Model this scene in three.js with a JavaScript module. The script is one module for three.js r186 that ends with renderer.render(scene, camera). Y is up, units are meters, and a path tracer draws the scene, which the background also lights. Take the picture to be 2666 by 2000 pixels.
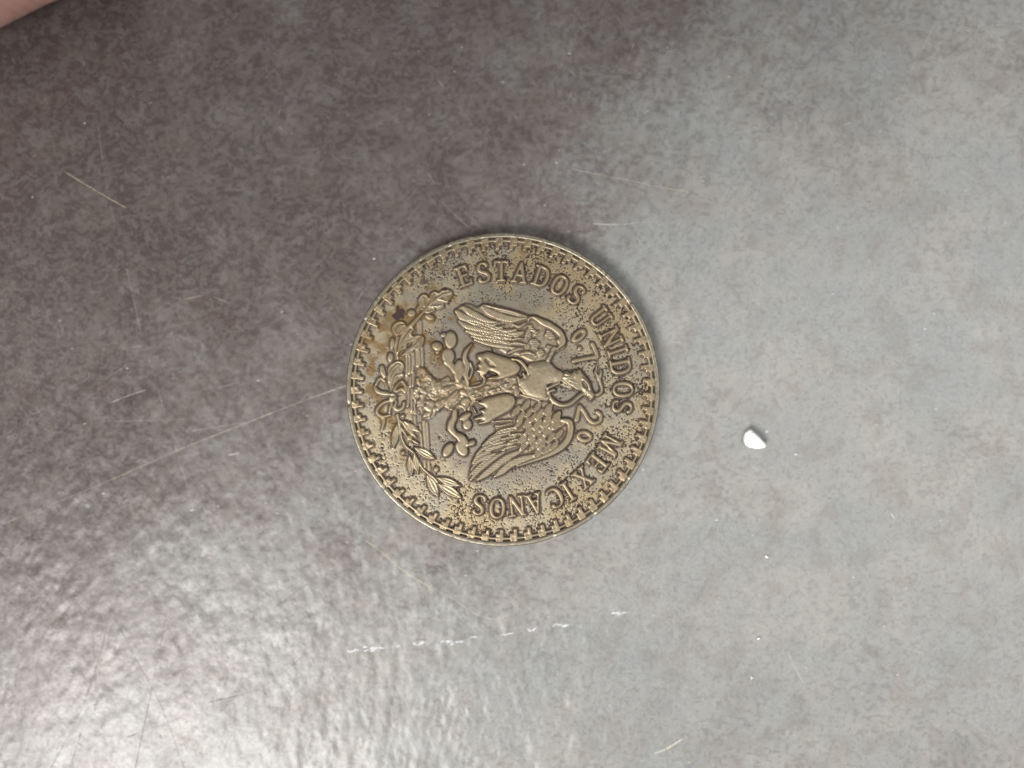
import * as THREE from 'three';
import { FontLoader } from 'three/addons/loaders/FontLoader.js';
import { RectAreaLightUniformsLib } from 'three/addons/lights/RectAreaLightUniformsLib.js';
import { MarchingCubes } from 'three/addons/objects/MarchingCubes.js';
import { mergeVertices } from 'three/addons/utils/BufferGeometryUtils.js';
import { RoundedBoxGeometry } from 'three/addons/geometries/RoundedBoxGeometry.js';

// ------------------------------------------------------------------ camera, light, exposure
const MM = 0.001;
const scene = new THREE.Scene();
const RIM_TOP = 2.1, CAM_D = 89.0;                       // millimetres
const camera = new THREE.PerspectiveCamera(50, 4 / 3, 0.002, 20);
camera.position.set(0.976 * MM, (RIM_TOP + CAM_D) * MM, -0.602 * MM);
camera.up.set(0, 0, -1);
camera.lookAt(0.976 * MM, 0, -0.602 * MM);
camera.focus = CAM_D * MM;
camera.userData.fStop = 3.6;

const renderer = new THREE.WebGLRenderer({ antialias: true });
renderer.toneMapping = THREE.LinearToneMapping;
renderer.toneMappingExposure = 0.8;
renderer.shadowMap.enabled = true;
RectAreaLightUniformsLib.init();

scene.background = new THREE.Color().setRGB(0.42, 0.43, 0.43);   // even ambient fill standing for an unseen pale room

// ------------------------------------------------------------------ noise helpers
function rng(seed) { let s = seed | 0; return () => { s = (s + 0x6d2b79f5) | 0; let t = Math.imul(s ^ (s >>> 15), 1 | s); t = (t + Math.imul(t ^ (t >>> 7), 61 | t)) ^ t; return ((t ^ (t >>> 14)) >>> 0) / 4294967296; }; }
function hash(ix, iy, s) { let h = Math.imul(ix, 374761393) + Math.imul(iy, 668265263) + Math.imul(s, 974711); h = Math.imul(h ^ (h >>> 13), 1274126177); return ((h ^ (h >>> 16)) >>> 0) / 4294967296; }
function vn(x, y, s) {
  const ix = Math.floor(x), iy = Math.floor(y), fx = x - ix, fy = y - iy, a = fx * fx * (3 - 2 * fx), b = fy * fy * (3 - 2 * fy);
  const p = hash(ix, iy, s), q = hash(ix + 1, iy, s), r = hash(ix, iy + 1, s), t = hash(ix + 1, iy + 1, s);
  return p + (q - p) * a + (r - p) * b + (p - q - r + t) * a * b;
}
function fbm(x, y, s, o) { let v = 0, a = 0.5, n = 0; for (let i = 0; i < o; i++) { v += a * vn(x, y, s + i * 17); n += a; a *= 0.5; const t = x * 1.6 - y * 1.2; y = x * 1.2 + y * 1.6; x = t; } return v / n; }
const clamp = (x, a = 0, b = 1) => Math.max(a, Math.min(b, x));
const sstep = (a, b, x) => { const t = clamp((x - a) / (b - a)); return t * t * (3 - 2 * t); };
const lerp = (a, b, t) => a + (b - a) * t;
const mix3 = (p, q, t) => [lerp(p[0], q[0], t), lerp(p[1], q[1], t), lerp(p[2], q[2], t)];
const toSrgb = (c) => { c = clamp(c); return 255 * (c <= 0.0031308 ? 12.92 * c : 1.055 * Math.pow(c, 1 / 2.4) - 0.055); };
function shadows(o) { o.traverse((m) => { if (m.isMesh) { m.castShadow = true; m.receiveShadow = true; } }); return o; }

// ------------------------------------------------------------------ tabletop
// pixel of the photograph -> millimetres on the tabletop plane
const TK = 0.04249;
const tw = 124, th = 93, tx0 = 0.976 - tw / 2, tz0 = -0.602 - th / 2;        // the printed area that the textures cover
const TW = 2048, TH = 1536;
function tableMaps() {
  const cv = document.createElement('canvas'); cv.width = TW; cv.height = TH;
  const g = cv.getContext('2d'), im = g.createImageData(TW, TH), bump = new Float32Array(TW * TH);
  const cr = document.createElement('canvas'); cr.width = TW; cr.height = TH; const g2 = cr.getContext('2d'), ir = g2.createImageData(TW, TH), rough = ir.data;
  for (let j = 0; j < TH; j++) for (let i = 0; i < TW; i++) {
    const x = tx0 + (i + 0.5) * tw / TW, z = tz0 + (j + 0.5) * th / TH, k = j * TW + i;
    const wx = x + 1.2 * (fbm(x / 3, z / 3, 5, 2) - 0.5), wz = z + 1.2 * (fbm(x / 3, z / 3, 9, 2) - 0.5);
    const big = fbm(wx / 26 + 3.1, wz / 26 + 1.7, 11, 3);                 // large clouds of the print
    const mid = fbm(wx / 6, wz / 6, 21, 3);
    const fine = fbm(x / 0.24, z / 0.24, 41, 2);
    const blue = fbm(wx / 5 + 9, wz / 5, 51, 4);
    const densShade = lerp(0.96, 0.12, sstep(-58, 30, x + 0.8 * z)) + 0.6 * (big - 0.5) + 0.55 * (mid - 0.5);   // flecks crowd to one side; gradient also paints in upper-left shade and right-hand veil
    const cloud = sstep(0.05, 0.95, densShade + 0.42 * (fbm(wx / 0.8, wz / 0.66, 101, 4) - 0.5) + 0.3 * (fine - 0.5));
    const fleck = sstep(0.56, 0.28, fbm(wx / 0.46, wz / 0.38, 31, 3) + 0.16 * (fine - 0.5) + 0.12 * (0.5 - densShade)) * clamp(0.3 + 0.7 * densShade, 0.25, 1);
    const palePatch = sstep(0.50, 0.72, fbm(wx / 1.3 + 30, wz / 1.1, 111, 4));  // paler blue-grey patches of the print
    const weave = 0.5 + 0.5 * Math.sin(6.2832 * (x * 0.46 + z * 0.9) / 0.21) * Math.sin(6.2832 * (x * 0.98 - z * 0.2) / 0.24);
    let c = mix3([0.30, 0.303, 0.297], [0.335, 0.328, 0.312], sstep(0.35, 0.65, mid));
    c = mix3(c, [0.26, 0.28, 0.285], 0.4 * sstep(0.48, 0.72, blue));
    c = mix3(c, [0.112, 0.087, 0.081], 0.9 * cloud);  // brown of the print, with the painted-in shade
    c = mix3(c, [0.225, 0.235, 0.245], 0.24 * palePatch * (0.4 + 0.6 * cloud));
    c = mix3(c, [0.066, 0.046, 0.044], 0.54 * fleck);
    c = mix3(c, [0.21, 0.18, 0.155], 0.26 * sstep(0.50, 0.75, fbm(wx / 2.3, wz / 2.3, 61, 3)));
    const m = 1 + 0.24 * (fine - 0.5) + 0.14 * (weave - 0.5) + 0.14 * (hash(i, j, 3) - 0.5);
    im.data[k * 4] = toSrgb(c[0] * m); im.data[k * 4 + 1] = toSrgb(c[1] * m); im.data[k * 4 + 2] = toSrgb(c[2] * m); im.data[k * 4 + 3] = 255;
    bump[k] = 0.8 * fbm(x / 1.15 + 0.1 * z + 40, z / 1.9, 71, 2) + 0.14 * fbm(x / 0.45, z / 0.6, 81, 2) + 0.035 * weave + 0.03 * fine;
    const rg = 255 * clamp(0.33 + 0.16 * (fbm(x / 6, z / 6, 91, 3) - 0.5) + 0.1 * (fine - 0.5));
    rough[k * 4] = rough[k * 4 + 1] = rough[k * 4 + 2] = rg; rough[k * 4 + 3] = 255;
  }
  g.putImageData(im, 0, 0); g2.putImageData(ir, 0, 0);
  // scratches and scuffs, traced from the photograph (photo pixels)
  const px = (u) => (((u - 1333) * TK + 0.976) - tx0) * TW / tw, py = (v) => (((v - 1000) * TK - 0.602) - tz0) * TH / th;
  const R = rng(77);
  function scratch(pts, col, w, a, broken = 0.2) {
    g.lineCap = 'round';
    const P = pts.map(([u, v]) => new THREE.Vector3(px(u), py(v), 0)), cu = new THREE.CatmullRomCurve3(P), n = Math.max(4, Math.round(cu.getLength() / 6));
    let on = 1;
    for (let i = 0; i < n; i++) {
      if (R() < broken) on = R() < 0.5 ? 0.45 : 1;
      const p = cu.getPointAt(i / n), q = cu.getPointAt((i + 1) / n);
      g.strokeStyle = 'rgba(' + col + ',' + (a * on * (0.6 + 0.4 * R())).toFixed(3) + ')'; g.lineWidth = w * (0.6 + 0.8 * R());
      g.beginPath(); g.moveTo(p.x, p.y); g.lineTo(q.x, q.y); g.stroke();
      g2.lineCap = 'round'; g2.strokeStyle = 'rgba(235,235,235,' + Math.min(1, 1.6 * a * on).toFixed(3) + ')'; g2.lineWidth = g.lineWidth; g2.beginPath(); g2.moveTo(p.x, p.y); g2.lineTo(q.x, q.y); g2.stroke();
    }
  }
  const tan = '206,196,170', pale = '214,216,214', dark = '62,58,56', white = '236,240,246', straw = '208,196,168';
  scratch([[0, 1367], [240, 1270], [470, 1170], [650, 1098], [800, 1040], [905, 1003]], tan, 1.3, 0.6, 0.12);
  scratch([[500, 1122], [640, 1100]], tan, 1.2, 0.55);
  scratch([[168, 447], [250, 497], [325, 540]], straw, 1.6, 0.7, 0.1);
  scratch([[255, 330], [275, 470], [300, 590]], pale, 1.1, 0.35);
  scratch([[330, 700], [350, 790], [365, 860]], tan, 1.1, 0.35);
  scratch([[388, 935], [410, 1010], [428, 1075]], tan, 1.0, 0.35);
  scratch([[455, 1160], [485, 1260], [505, 1330]], tan, 1.0, 0.4);
  scratch([[285, 1050], [335, 1030], [378, 1016]], pale, 1.2, 0.5);
  scratch([[345, 905], [372, 900]], pale, 1.4, 0.5);
  scratch([[480, 780], [530, 768]], tan, 1.4, 0.4); scratch([[555, 773], [600, 790]], tan, 1.2, 0.35);
  scratch([[300, 1097], [480, 1092]], pale, 1.0, 0.35); scratch([[270, 990], [330, 950]], pale, 1.0, 0.3);
  scratch([[595, 1185], [622, 1180]], pale, 1.6, 0.6); scratch([[570, 1010], [620, 995]], pale, 1.1, 0.35);
  scratch([[1490, 440], [1560, 455], [1640, 470], [1720, 488], [1790, 498]], straw, 1.3, 0.55, 0.35);
  scratch([[1545, 583], [1610, 585], [1680, 578]], pale, 1.5, 0.75, 0.05);
  scratch([[1152, 528], [1190, 565], [1222, 594]], pale, 1.2, 0.6); scratch([[1138, 205], [1152, 224]], pale, 1.2, 0.4);
  scratch([[1690, 285], [1678, 295]], pale, 1.1, 0.5); scratch([[1650, 115], [1630, 175]], straw, 1.2, 0.4);
  scratch([[2435, 60], [2400, 130], [2370, 190], [2340, 250], [2315, 320]], tan, 1.3, 0.5, 0.3);
  scratch([[2545, 45], [2590, 105], [2650, 180]], pale, 1.1, 0.35);
  scratch([[2512, 500], [2540, 478], [2560, 468]], pale, 1.2, 0.45); scratch([[2200, 325], [2215, 320]], straw, 2, 0.6);
  scratch([[955, 1410], [990, 1435], [1030, 1470], [1075, 1503], [1120, 1528]], tan, 1.6, 0.8, 0.15);
  scratch([[1120, 1528], [1180, 1560], [1240, 1600], [1290, 1612], [1330, 1600]], tan, 1.2, 0.6, 0.4);
  scratch([[2050, 1695], [2068, 1735], [2090, 1775]], straw, 1.3, 0.6, 0.1);
  scratch([[1895, 1690], [1930, 1722]], straw, 1.1, 0.4); scratch([[2330, 1772], [2345, 1790]], pale, 1.1, 0.4);
  scratch([[1705, 1962], [1735, 1950], [1775, 1925]], '226,220,200', 3.2, 0.7, 0.1);
  scratch([[1350, 1830], [1362, 1870]], pale, 1.2, 0.5); scratch([[2320, 1338], [2328, 1350]], white, 1.6, 0.7, 0);
  // white scuffs in a row, where something hard skipped over the surface
  for (const [u, v, l, s] of [[918, 1694, 30, 3], [958, 1691, 26, 3.4], [985, 1690, 28, 2.2], [1028, 1684, 14, 1.4], [1085, 1676, 22, 3], [1150, 1671, 8, 1.6], [1168, 1675, 14, 3.2], [1193, 1671, 20, 2], [1232, 1660, 16, 1.6], [1315, 1652, 26, 1.8], [1382, 1641, 22, 2.6], [1455, 1629, 34, 2.4], [1600, 1600, 20, 2.4], [1622, 1596, 24, 1.4]])
    for (let i = 0; i < 3 + l / 5; i++) { const a = u - l / 2 + R() * l, b = v + (R() - 0.5) * s * 3; scratch([[a, b], [a + 3 + R() * 8, b - 1 - R() * 3]], white, s * 0.55, 0.75, 0.1); }
  // dark hairline scratches in the worn corner
  scratch([[290, 1570], [262, 1700], [210, 1850], [128, 2010]], dark, 1.2, 0.2, 0.15); scratch([[455, 1480], [410, 1720], [350, 2010]], dark, 1.3, 0.22, 0.15);
  scratch([[280, 1575], [340, 1690], [420, 1840], [480, 2000]], dark, 1.0, 0.2, 0.15); scratch([[540, 1830], [680, 1790], [800, 1700]], dark, 1.1, 0.3, 0.2);
  scratch([[210, 1910], [180, 2010]], dark, 1.3, 0.3); scratch([[240, 1600], [250, 1800]], dark, 1, 0.25); scratch([[720, 1580], [800, 1520]], dark, 1.1, 0.3); scratch([[330, 1920], [470, 1870]], dark, 1, 0.3);
  // small random wear: fine hair scratches and straw-coloured nicks
  for (let i = 0; i < 170; i++) { const u = R() * 2666, v = R() * 2000, a = R() * 6.28, l = 6 + R() * R() * 46; scratch([[u, v], [u + l * Math.cos(a), v + l * Math.sin(a)]], R() < 0.5 ? straw : pale, 0.8 + R() * 0.5, 0.16 + 0.3 * R(), 0.2); }
  for (let i = 0; i < 130; i++) { const u = R() * 2666, v = R() * 2000; scratch([[u, v], [u + 2 + R() * 5, v + 2 - R() * 4]], R() < 0.6 ? straw : white, 1.2 + R(), 0.25 + 0.35 * R(), 0); }
  const map = new THREE.CanvasTexture(cv); map.colorSpace = THREE.SRGBColorSpace;
  const fl = (d, f) => { const t = new THREE.DataTexture(d, TW, TH, f, f === THREE.RedFormat ? THREE.FloatType : THREE.UnsignedByteType); t.flipY = true; t.magFilter = THREE.LinearFilter; return t; };
  const bm = fl(bump, THREE.RedFormat), rm = new THREE.CanvasTexture(cr);
  for (const t of [map, bm, rm]) { t.wrapS = t.wrapT = THREE.MirroredRepeatWrapping; t.needsUpdate = true; }
  return { map, bm, rm };
}
{
  const t = tableMaps();
  const mat = new THREE.MeshPhysicalMaterial({ map: t.map, bumpMap: t.bm, bumpScale: 0.000125, roughnessMap: t.rm, roughness: 1, specularIntensity: 1, ior: 1.52 });
  const W = 0.8, D = 0.6, T = 0.02, geo = new RoundedBoxGeometry(W, T, D, 2, 0.002), p = geo.attributes.position, uv = geo.attributes.uv;
  for (let i = 0; i < p.count; i++) uv.setXY(i, (p.getX(i) / MM - tx0) / tw, 1 - (p.getZ(i) / MM - tz0) / th);
  const m = new THREE.Mesh(geo, mat); m.name = 'tabletop'; m.position.y = -T / 2; m.userData = { label: 'worn grey and brown mottled laminate tabletop under the coin', category: 'tabletop', kind: 'structure' };
  scene.add(shadows(m));
}

// ------------------------------------------------------------------ the coin: one struck surface, split into its parts
const CR = 17, FIELD = 1.8, M = CR / 409.5;
const N = 920, ST = 34 / N, NV = N + 1;
const H = new Float32Array(NV * NV), LB = new Int16Array(NV * NV);
const parts = [{ name: 'field', parent: -1 }];
const part = (name, parent = -1, label) => { parts.push({ name, parent, label }); return parts.length - 1; };
// zoomed views of the photograph in which the outlines were traced: [left, top, size]
const view = (ox, oy, sz) => ({ k: sz / 1659 * M, at: (u, v) => [(ox + u * sz / 1659 - 1309.5) * M, (oy + v * sz / 1659 - 1014.5) * M] });
const VC = view(880, 580, 860), VA = view(1100, 800, 420), Q2 = view(1300, 590, 420), Q3 = view(900, 1010, 420), Q4 = view(1300, 1010, 420);
const T1 = view(1130, 760, 210), T2 = view(1320, 760, 210), T3 = view(1130, 960, 210), T5 = view(960, 880, 210), T6 = view(960, 1080, 250), T7 = view(960, 700, 250), HD = view(1430, 920, 160), WW = view(1200, 1080, 210), LG = view(1200, 940, 160);
const pts = (V, a) => { const r = []; for (let i = 0; i < a.length; i += 2) r.push(V.at(a[i], a[i + 1])); return r; };
function smooth(P, closed, per = 5) {
  const c = new THREE.CatmullRomCurve3(P.map((p) => new THREE.Vector3(p[0], p[1], 0)), closed, 'centripetal');
  return c.getPoints(P.length * per).map((v) => [v.x, v.y]);
}
function box(P, pad) { let a = 1e9, b = 1e9, c = -1e9, d = -1e9; for (const p of P) { a = Math.min(a, p[0]); b = Math.min(b, p[1]); c = Math.max(c, p[0]); d = Math.max(d, p[1]); } return [a - pad, b - pad, c + pad, d + pad]; }
// signed distances in millimetres, positive inside
function loopsShape(loops) {
  const E = []; for (const L of loops) for (let i = 0; i < L.length; i++) { const p = L[i], q = L[(i + 1) % L.length]; if (p[0] !== q[0] || p[1] !== q[1]) E.push([p[0], p[1], q[0] - p[0], q[1] - p[1]]); }
  return { box: box(loops.flat(), 0), sd(x, y) {
    let d = 1e9, inside = false;
    for (const e of E) {
      const ax = x - e[0], ay = y - e[1], t = clamp((ax * e[2] + ay * e[3]) / (e[2] * e[2] + e[3] * e[3])), bx = ax - t * e[2], by = ay - t * e[3];
      d = Math.min(d, bx * bx + by * by);
      if ((e[1] > y) !== (e[1] + e[3] > y) && x < e[0] + e[2] * (y - e[1]) / e[3]) inside = !inside;
    }
    return inside ? Math.sqrt(d) : -Math.sqrt(d);
  } };
}
const poly = (V, a) => loopsShape([smooth(pts(V, a), true)]);
function strokeMM(P0, R0, closed = false) {
  const n = P0.length, P = smooth(P0, closed), m = P.length - 1, Rr = P.map((_, i) => { const t = i / m * (closed ? n : n - 1), k = Math.min(Math.floor(t), R0.length - 1), l = Math.min(k + 1, R0.length - 1); return lerp(R0[k], R0[l], t - Math.floor(t)); });
  return { box: box(P, Math.max(...R0)), axis: Math.atan2(P0[n - 1][1] - P0[0][1], P0[n - 1][0] - P0[0][0]), sd(x, y) {
    let s = -1e9;
    for (let i = 0; i < m; i++) {
      const p = P[i], q = P[i + 1], ex = q[0] - p[0], ey = q[1] - p[1], ax = x - p[0], ay = y - p[1], t = clamp((ax * ex + ay * ey) / (ex * ex + ey * ey + 1e-12)), bx = ax - t * ex, by = ay - t * ey;
      s = Math.max(s, lerp(Rr[i], Rr[i + 1], t) - Math.sqrt(bx * bx + by * by));
    }
    return s;
  } };
}
const stroke = (V, a, r) => strokeMM(pts(V, a), (Array.isArray(r) ? r : [r]).map((x) => x * V.k));
const ell = (V, u, v, ru, rv, rot = 0) => { const L = []; for (let i = 0; i < 30; i++) { const a = i / 30 * 6.28319, c = ru * Math.cos(a), s = rv * Math.sin(a); L.push(V.at(u + c * Math.cos(rot) - s * Math.sin(rot), v + c * Math.sin(rot) + s * Math.cos(rot))); } return loopsShape([L]); };
let blobs = 0;
const blob = (V, u, v, ru, rv, rot = 0) => { const r = rng(7000 + blobs++), a = [], n = 11; for (let i = 0; i < n; i++) { const t = i / n * 6.28319, k = 0.72 + 0.5 * r(), c = ru * k * Math.cos(t), s = rv * k * Math.sin(t); a.push(u + c * Math.cos(rot) - s * Math.sin(rot), v + c * Math.sin(rot) + s * Math.cos(rot)); } return poly(V, a); };
const ring = (V, u, v, ru, rv, rot, r) => { const L = []; for (let i = 0; i < 14; i++) { const a = i / 14 * 6.28319, c = ru * Math.cos(a), s = rv * Math.sin(a); L.push(V.at(u + c * Math.cos(rot) - s * Math.sin(rot), v + c * Math.sin(rot) + s * Math.cos(rot))); } return strokeMM(L, [r * V.k], true); };
function lens(V, u0, v0, u1, v1, w) {                                        // a laurel leaf from base to tip
  const dx = u1 - u0, dy = v1 - v0, l = Math.hypot(dx, dy), nx = -dy / l * w / 2, ny = dx / l * w / 2, a = [];
  const f = [[0, 0], [0.2, 0.6], [0.45, 1], [0.7, 0.85], [0.9, 0.4], [1, 0]];
  for (const [t, k] of f) a.push(u0 + dx * t + nx * k, v0 + dy * t + ny * k);
  for (const [t, k] of f.slice(1, -1).reverse()) a.push(u0 + dx * t - nx * k, v0 + dy * t - ny * k);
  const s = poly(V, a); s.axis = Math.atan2(dy, dx); s.mid = [V.at(u0, v0), V.at(u1, v1)]; return s;
}
// raise (or cut) a shape out of the struck surface. b base height, h relief, w shoulder width, over: replaces what is below
function emboss(id, s, { b = 0, h = 0.15, w = 0.12, over = false, add = false, hatch = 0, per = 0.22, hang = 0.6, dish = 0, rib = 0, rough = 0, tilt = 0 } = {}) {
  const e = 0.05, [x0, y0, x1, y1] = s.box, i0 = Math.max(0, Math.floor((x0 - e + 17) / ST)), i1 = Math.min(N, Math.ceil((x1 + e + 17) / ST)), j0 = Math.max(0, Math.floor((y0 - e + 17) / ST)), j1 = Math.min(N, Math.ceil((y1 + e + 17) / ST));
  const ha = (s.axis ?? 0.5) + hang, hx = -Math.sin(ha), hy = Math.cos(ha);
  for (let j = j0; j <= j1; j++) for (let i = i0; i <= i1; i++) {
    const x = i * ST - 17, y = j * ST - 17, d = s.sd(x, y); if (d < -e) continue;
    const t = clamp((d + e) / (w + e)), k = j * NV + i; let z = b + h * Math.sqrt(1 - (1 - t) * (1 - t));
    if (d > 0) {
      if (hatch) z += hatch * Math.sin(6.2832 * (x * hx + y * hy) / per + 2 * vn(x * 3, y * 3, 7)) * sstep(0.02, 0.1, d);
      if (dish) z -= dish * sstep(w * 0.7, w * 2.4, d);
      if (rib && s.mid) { const [[ax, ay], [bx, by]] = s.mid, l = Math.hypot(bx - ax, by - ay), q = Math.abs((x - ax) * (by - ay) - (y - ay) * (bx - ax)) / l; z += rib * sstep(0.11, 0.03, q); }
      if (tilt) z += tilt * ((x - (x0 + x1) / 2) * Math.cos(s.axis) + (y - (y0 + y1) / 2) * Math.sin(s.axis));
      if (rough) z += rough * (fbm(x * 3.2, y * 3.2, 13, 3) - 0.5) * sstep(0, 0.15, d);
    }
    if (add) { H[k] += h * Math.sqrt(1 - (1 - t) * (1 - t)); if (d > 0 && id >= 0) LB[k] = id; continue; }
    if (over ? d > 0 : z > H[k]) { H[k] = z; if (d > -0.02 && id >= 0) LB[k] = id; }
  }
}
const CLAY = (id, list, o) => { for (const s of list) emboss(id, s, o); };

// stepped border blocks
{
  const loop = [[-0.45, -0.4], [-0.45, 1.0], [-0.02, 1.0], [-0.02, 0.56], [0.4, 0.56], [0.4, -0.4]];
  for (let k = 0; k < 65; k++) {
    const a = (180 - 5.57 - 5.538 * k) * Math.PI / 180, ca = Math.cos(a), sa = -Math.sin(a), r = rng(900 + k), sz = 0.94 + 0.12 * r();
    // outward direction (ca, sa) with y down; tangential direction clockwise in the picture
    const L = loop.map(([t, d]) => { const R = 16.16 - d * sz; return [ca * R - sa * t, sa * R + ca * t]; });
    emboss(part('border_step'), loopsShape([L]), { h: 0.15 + 0.04 * r(), w: 0.12, rough: 0.09 });
  }
}
{
  const r0 = 16.0, r1 = 16.26, ringS = { box: [-r1, -r1, r1, r1], sd: (x, y) => { const r = Math.hypot(x, y); return Math.min(r - r0, r1 - r); } };
  emboss(part('border_line'), ringS, { h: 0.17, w: 0.09 });
}
// lettering
const font = await new FontLoader().loadAsync('fonts/droid/droid_serif_regular.typeface.json');
{
  const list = [['E', 629.5, 266], ['S', 730, 249], ['T', 820, 241], ['A', 915, 249], ['D', 1020, 268], ['O', 1113, 312], ['S', 1198, 361],
    ['U', 1318, 473], ['N', 1372, 576], ['I', 1406, 644], ['D', 1421, 722], ['O', 1433, 838], ['S', 1428, 925],
    ['M', 1367, 1118], ['E', 1304, 1206], ['X', 1233, 1281], ['I', 1157, 1350], ['C', 1093, 1381], ['A', 991, 1411], ['N', 898, 1423], ['O', 800, 1435], ['S', 708, 1418]];
  const wide = { E: 1.5, S: 1.4, T: 1.65, A: 1.75, D: 1.75, O: 1.75, U: 1.8, N: 1.95, I: 0.82, M: 2.1, X: 1.75, C: 1.6 };
  for (const [ch, u, v] of list) {
    const [cx, cy] = VC.at(u, v), a = Math.atan2(cy, cx), ox = Math.cos(a), oy = Math.sin(a);   // up = outwards
    const shapes = font.generateShapes(ch, 1), raw = [];
    for (const s of shapes) { const e = s.extractPoints(5); raw.push(e.shape.map((p) => [p.x, p.y]), ...e.holes.map((h) => h.map((p) => [p.x, p.y]))); }
    const [x0, y0, x1, y1] = box(raw.flat(), 0), hgt = 2.28, wd = wide[ch];
    const L = raw.map((l) => l.map(([x, y]) => { const t = ((x - x0) / (x1 - x0) - 0.5) * (wd - 0.12), r = ((y - y0) / (y1 - y0) - 0.5) * (hgt - 0.12); return [cx + ox * r - oy * t, cy + oy * r + ox * t]; }));
    const s0 = loopsShape(L), s = { box: s0.box.map((q, i) => q + (i < 2 ? -0.1 : 0.1)), sd: (x, y) => s0.sd(x, y) + 0.075 };
    emboss(part('letter', -1, 'raised letter ' + ch), s, { h: 0.2, w: 0.18 });
  }
  emboss(part('numeral'), ring(Q2, 820, 1120, 70, 33, -0.72, 19), { h: 0.16, w: 0.14 });
  emboss(part('decimal_point'), ell(Q2, 828, 1252, 22, 22), { h: 0.14, w: 0.1 });
  const seven = part('numeral'); CLAY(seven, [stroke(Q2, [958, 1203, 990, 1270, 1008, 1335], 20), stroke(Q2, [1005, 1340, 900, 1355, 765, 1382], 20)], { h: 0.16, w: 0.14 });
  const two = part('numeral'); CLAY(two, [stroke(Q4, [798, 325, 812, 255, 826, 190], [26, 21, 20]), stroke(Q4, [830, 190, 880, 255, 920, 325, 980, 362, 1035, 340, 1043, 280, 1008, 248], 19)], { h: 0.16, w: 0.14 });
  emboss(part('numeral'), ring(Q4, 875, 500, 65, 42, 0.2, 19), { h: 0.16, w: 0.14 });
}
// ground lines and rocks below the cactus
{
  const g = part('water_ripples');
  CLAY(g, [stroke(T5, [770, 380, 775, 560, 770, 760], 16), stroke(T5, [830, 350, 832, 500, 830, 720], 16), stroke(T5, [895, 300, 900, 500, 890, 700], 18), stroke(T5, [1000, 240, 1010, 400, 1010, 560], 40), stroke(T5, [1085, 200, 1095, 380, 1100, 560], 20),
    stroke(T5, [900, 700, 905, 850, 900, 980], 14), stroke(T5, [840, 800, 842, 900, 850, 1000], 14), stroke(T5, [800, 1000, 810, 1200, 800, 1400], 15), stroke(T5, [880, 1050, 870, 1250, 880, 1500], 17), stroke(T5, [940, 1250, 935, 1400, 950, 1550], 14),
    stroke(T6, [945, 110, 965, 350, 985, 600], 24), stroke(T6, [1000, 140, 1015, 400, 1025, 620], 14), stroke(T6, [880, 160, 900, 400, 918, 590], 13), stroke(T6, [960, 790, 965, 850, 970, 900], 18), stroke(T6, [1028, 800, 1035, 880, 1042, 950], 18), stroke(T6, [790, 20, 800, 150, 830, 300], 14),
    stroke(T7, [845, 890, 855, 1000, 865, 1140], 22), stroke(T7, [890, 890, 895, 1000, 900, 1140], 10), stroke(T7, [760, 1420, 765, 1520, 770, 1640], 14), stroke(T7, [690, 1480, 695, 1560, 700, 1650], 12)], { h: 0.07, w: 0.12 });
  const rk = part('rocky_ground');
  emboss(rk, poly(T5, [1020, 600, 1130, 600, 1280, 780, 1460, 870, 1640, 800, 1640, 1000, 1500, 1080, 1440, 1200, 1530, 1300, 1500, 1450, 1380, 1520, 1330, 1620, 1150, 1650, 1060, 1500, 1000, 1380, 900, 1200, 960, 1000, 1050, 960, 1000, 800]), { h: 0.1, w: 0.25, rough: 0.16 });
  emboss(rk, poly(VA, [180, 770, 340, 760, 430, 740, 490, 830, 475, 950, 482, 1060, 420, 1040, 350, 1060, 280, 1060, 230, 1030, 180, 1010, 140, 1060, 120, 1000, 170, 900]), { h: 0.13, w: 0.25, rough: 0.14 });
  const lump = [[T3, 540, 320, 80, 60, 0.3], [T3, 280, 410, 150, 60, -0.3], [T3, 350, 590, 160, 55, -0.9], [T3, 440, 610, 150, 45, -0.9], [T3, 600, 480, 100, 50, 0.6], [T3, 630, 690, 70, 85, 0.2], [T3, 345, 830, 40, 28, 0], [T3, 200, 690, 60, 95, 0.2], [T3, 95, 790, 45, 90, 0.3], [T3, 60, 380, 60, 120, 0.2],
    [T5, 1120, 680, 60, 80, -0.6], [T5, 1230, 800, 50, 90, -0.6], [T5, 1330, 960, 60, 120, -0.2], [T5, 1450, 1000, 60, 110, -0.1], [T5, 1110, 1080, 130, 50, 0.5], [T5, 1060, 1330, 70, 110, 0.1], [T5, 1250, 1400, 110, 100, 0.2], [T5, 1440, 1370, 70, 100, -0.2], [T5, 1210, 1570, 100, 60, -0.3], [T5, 1010, 890, 45, 90, -0.5], [T5, 1100, 1200, 60, 70, 0]];
  for (const [V, ...a] of lump) emboss(part('rock', rk), blob(V, ...a), { b: 0.1, h: 0.12, w: 0.2, rough: 0.05 });
  CLAY(rk, [stroke(T3, [455, 810, 500, 755, 590, 780, 640, 850], 26), stroke(T3, [620, 620, 700, 640, 690, 740, 640, 800], 22)], { b: 0.12, h: 0.1, w: 0.12 });
}
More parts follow.
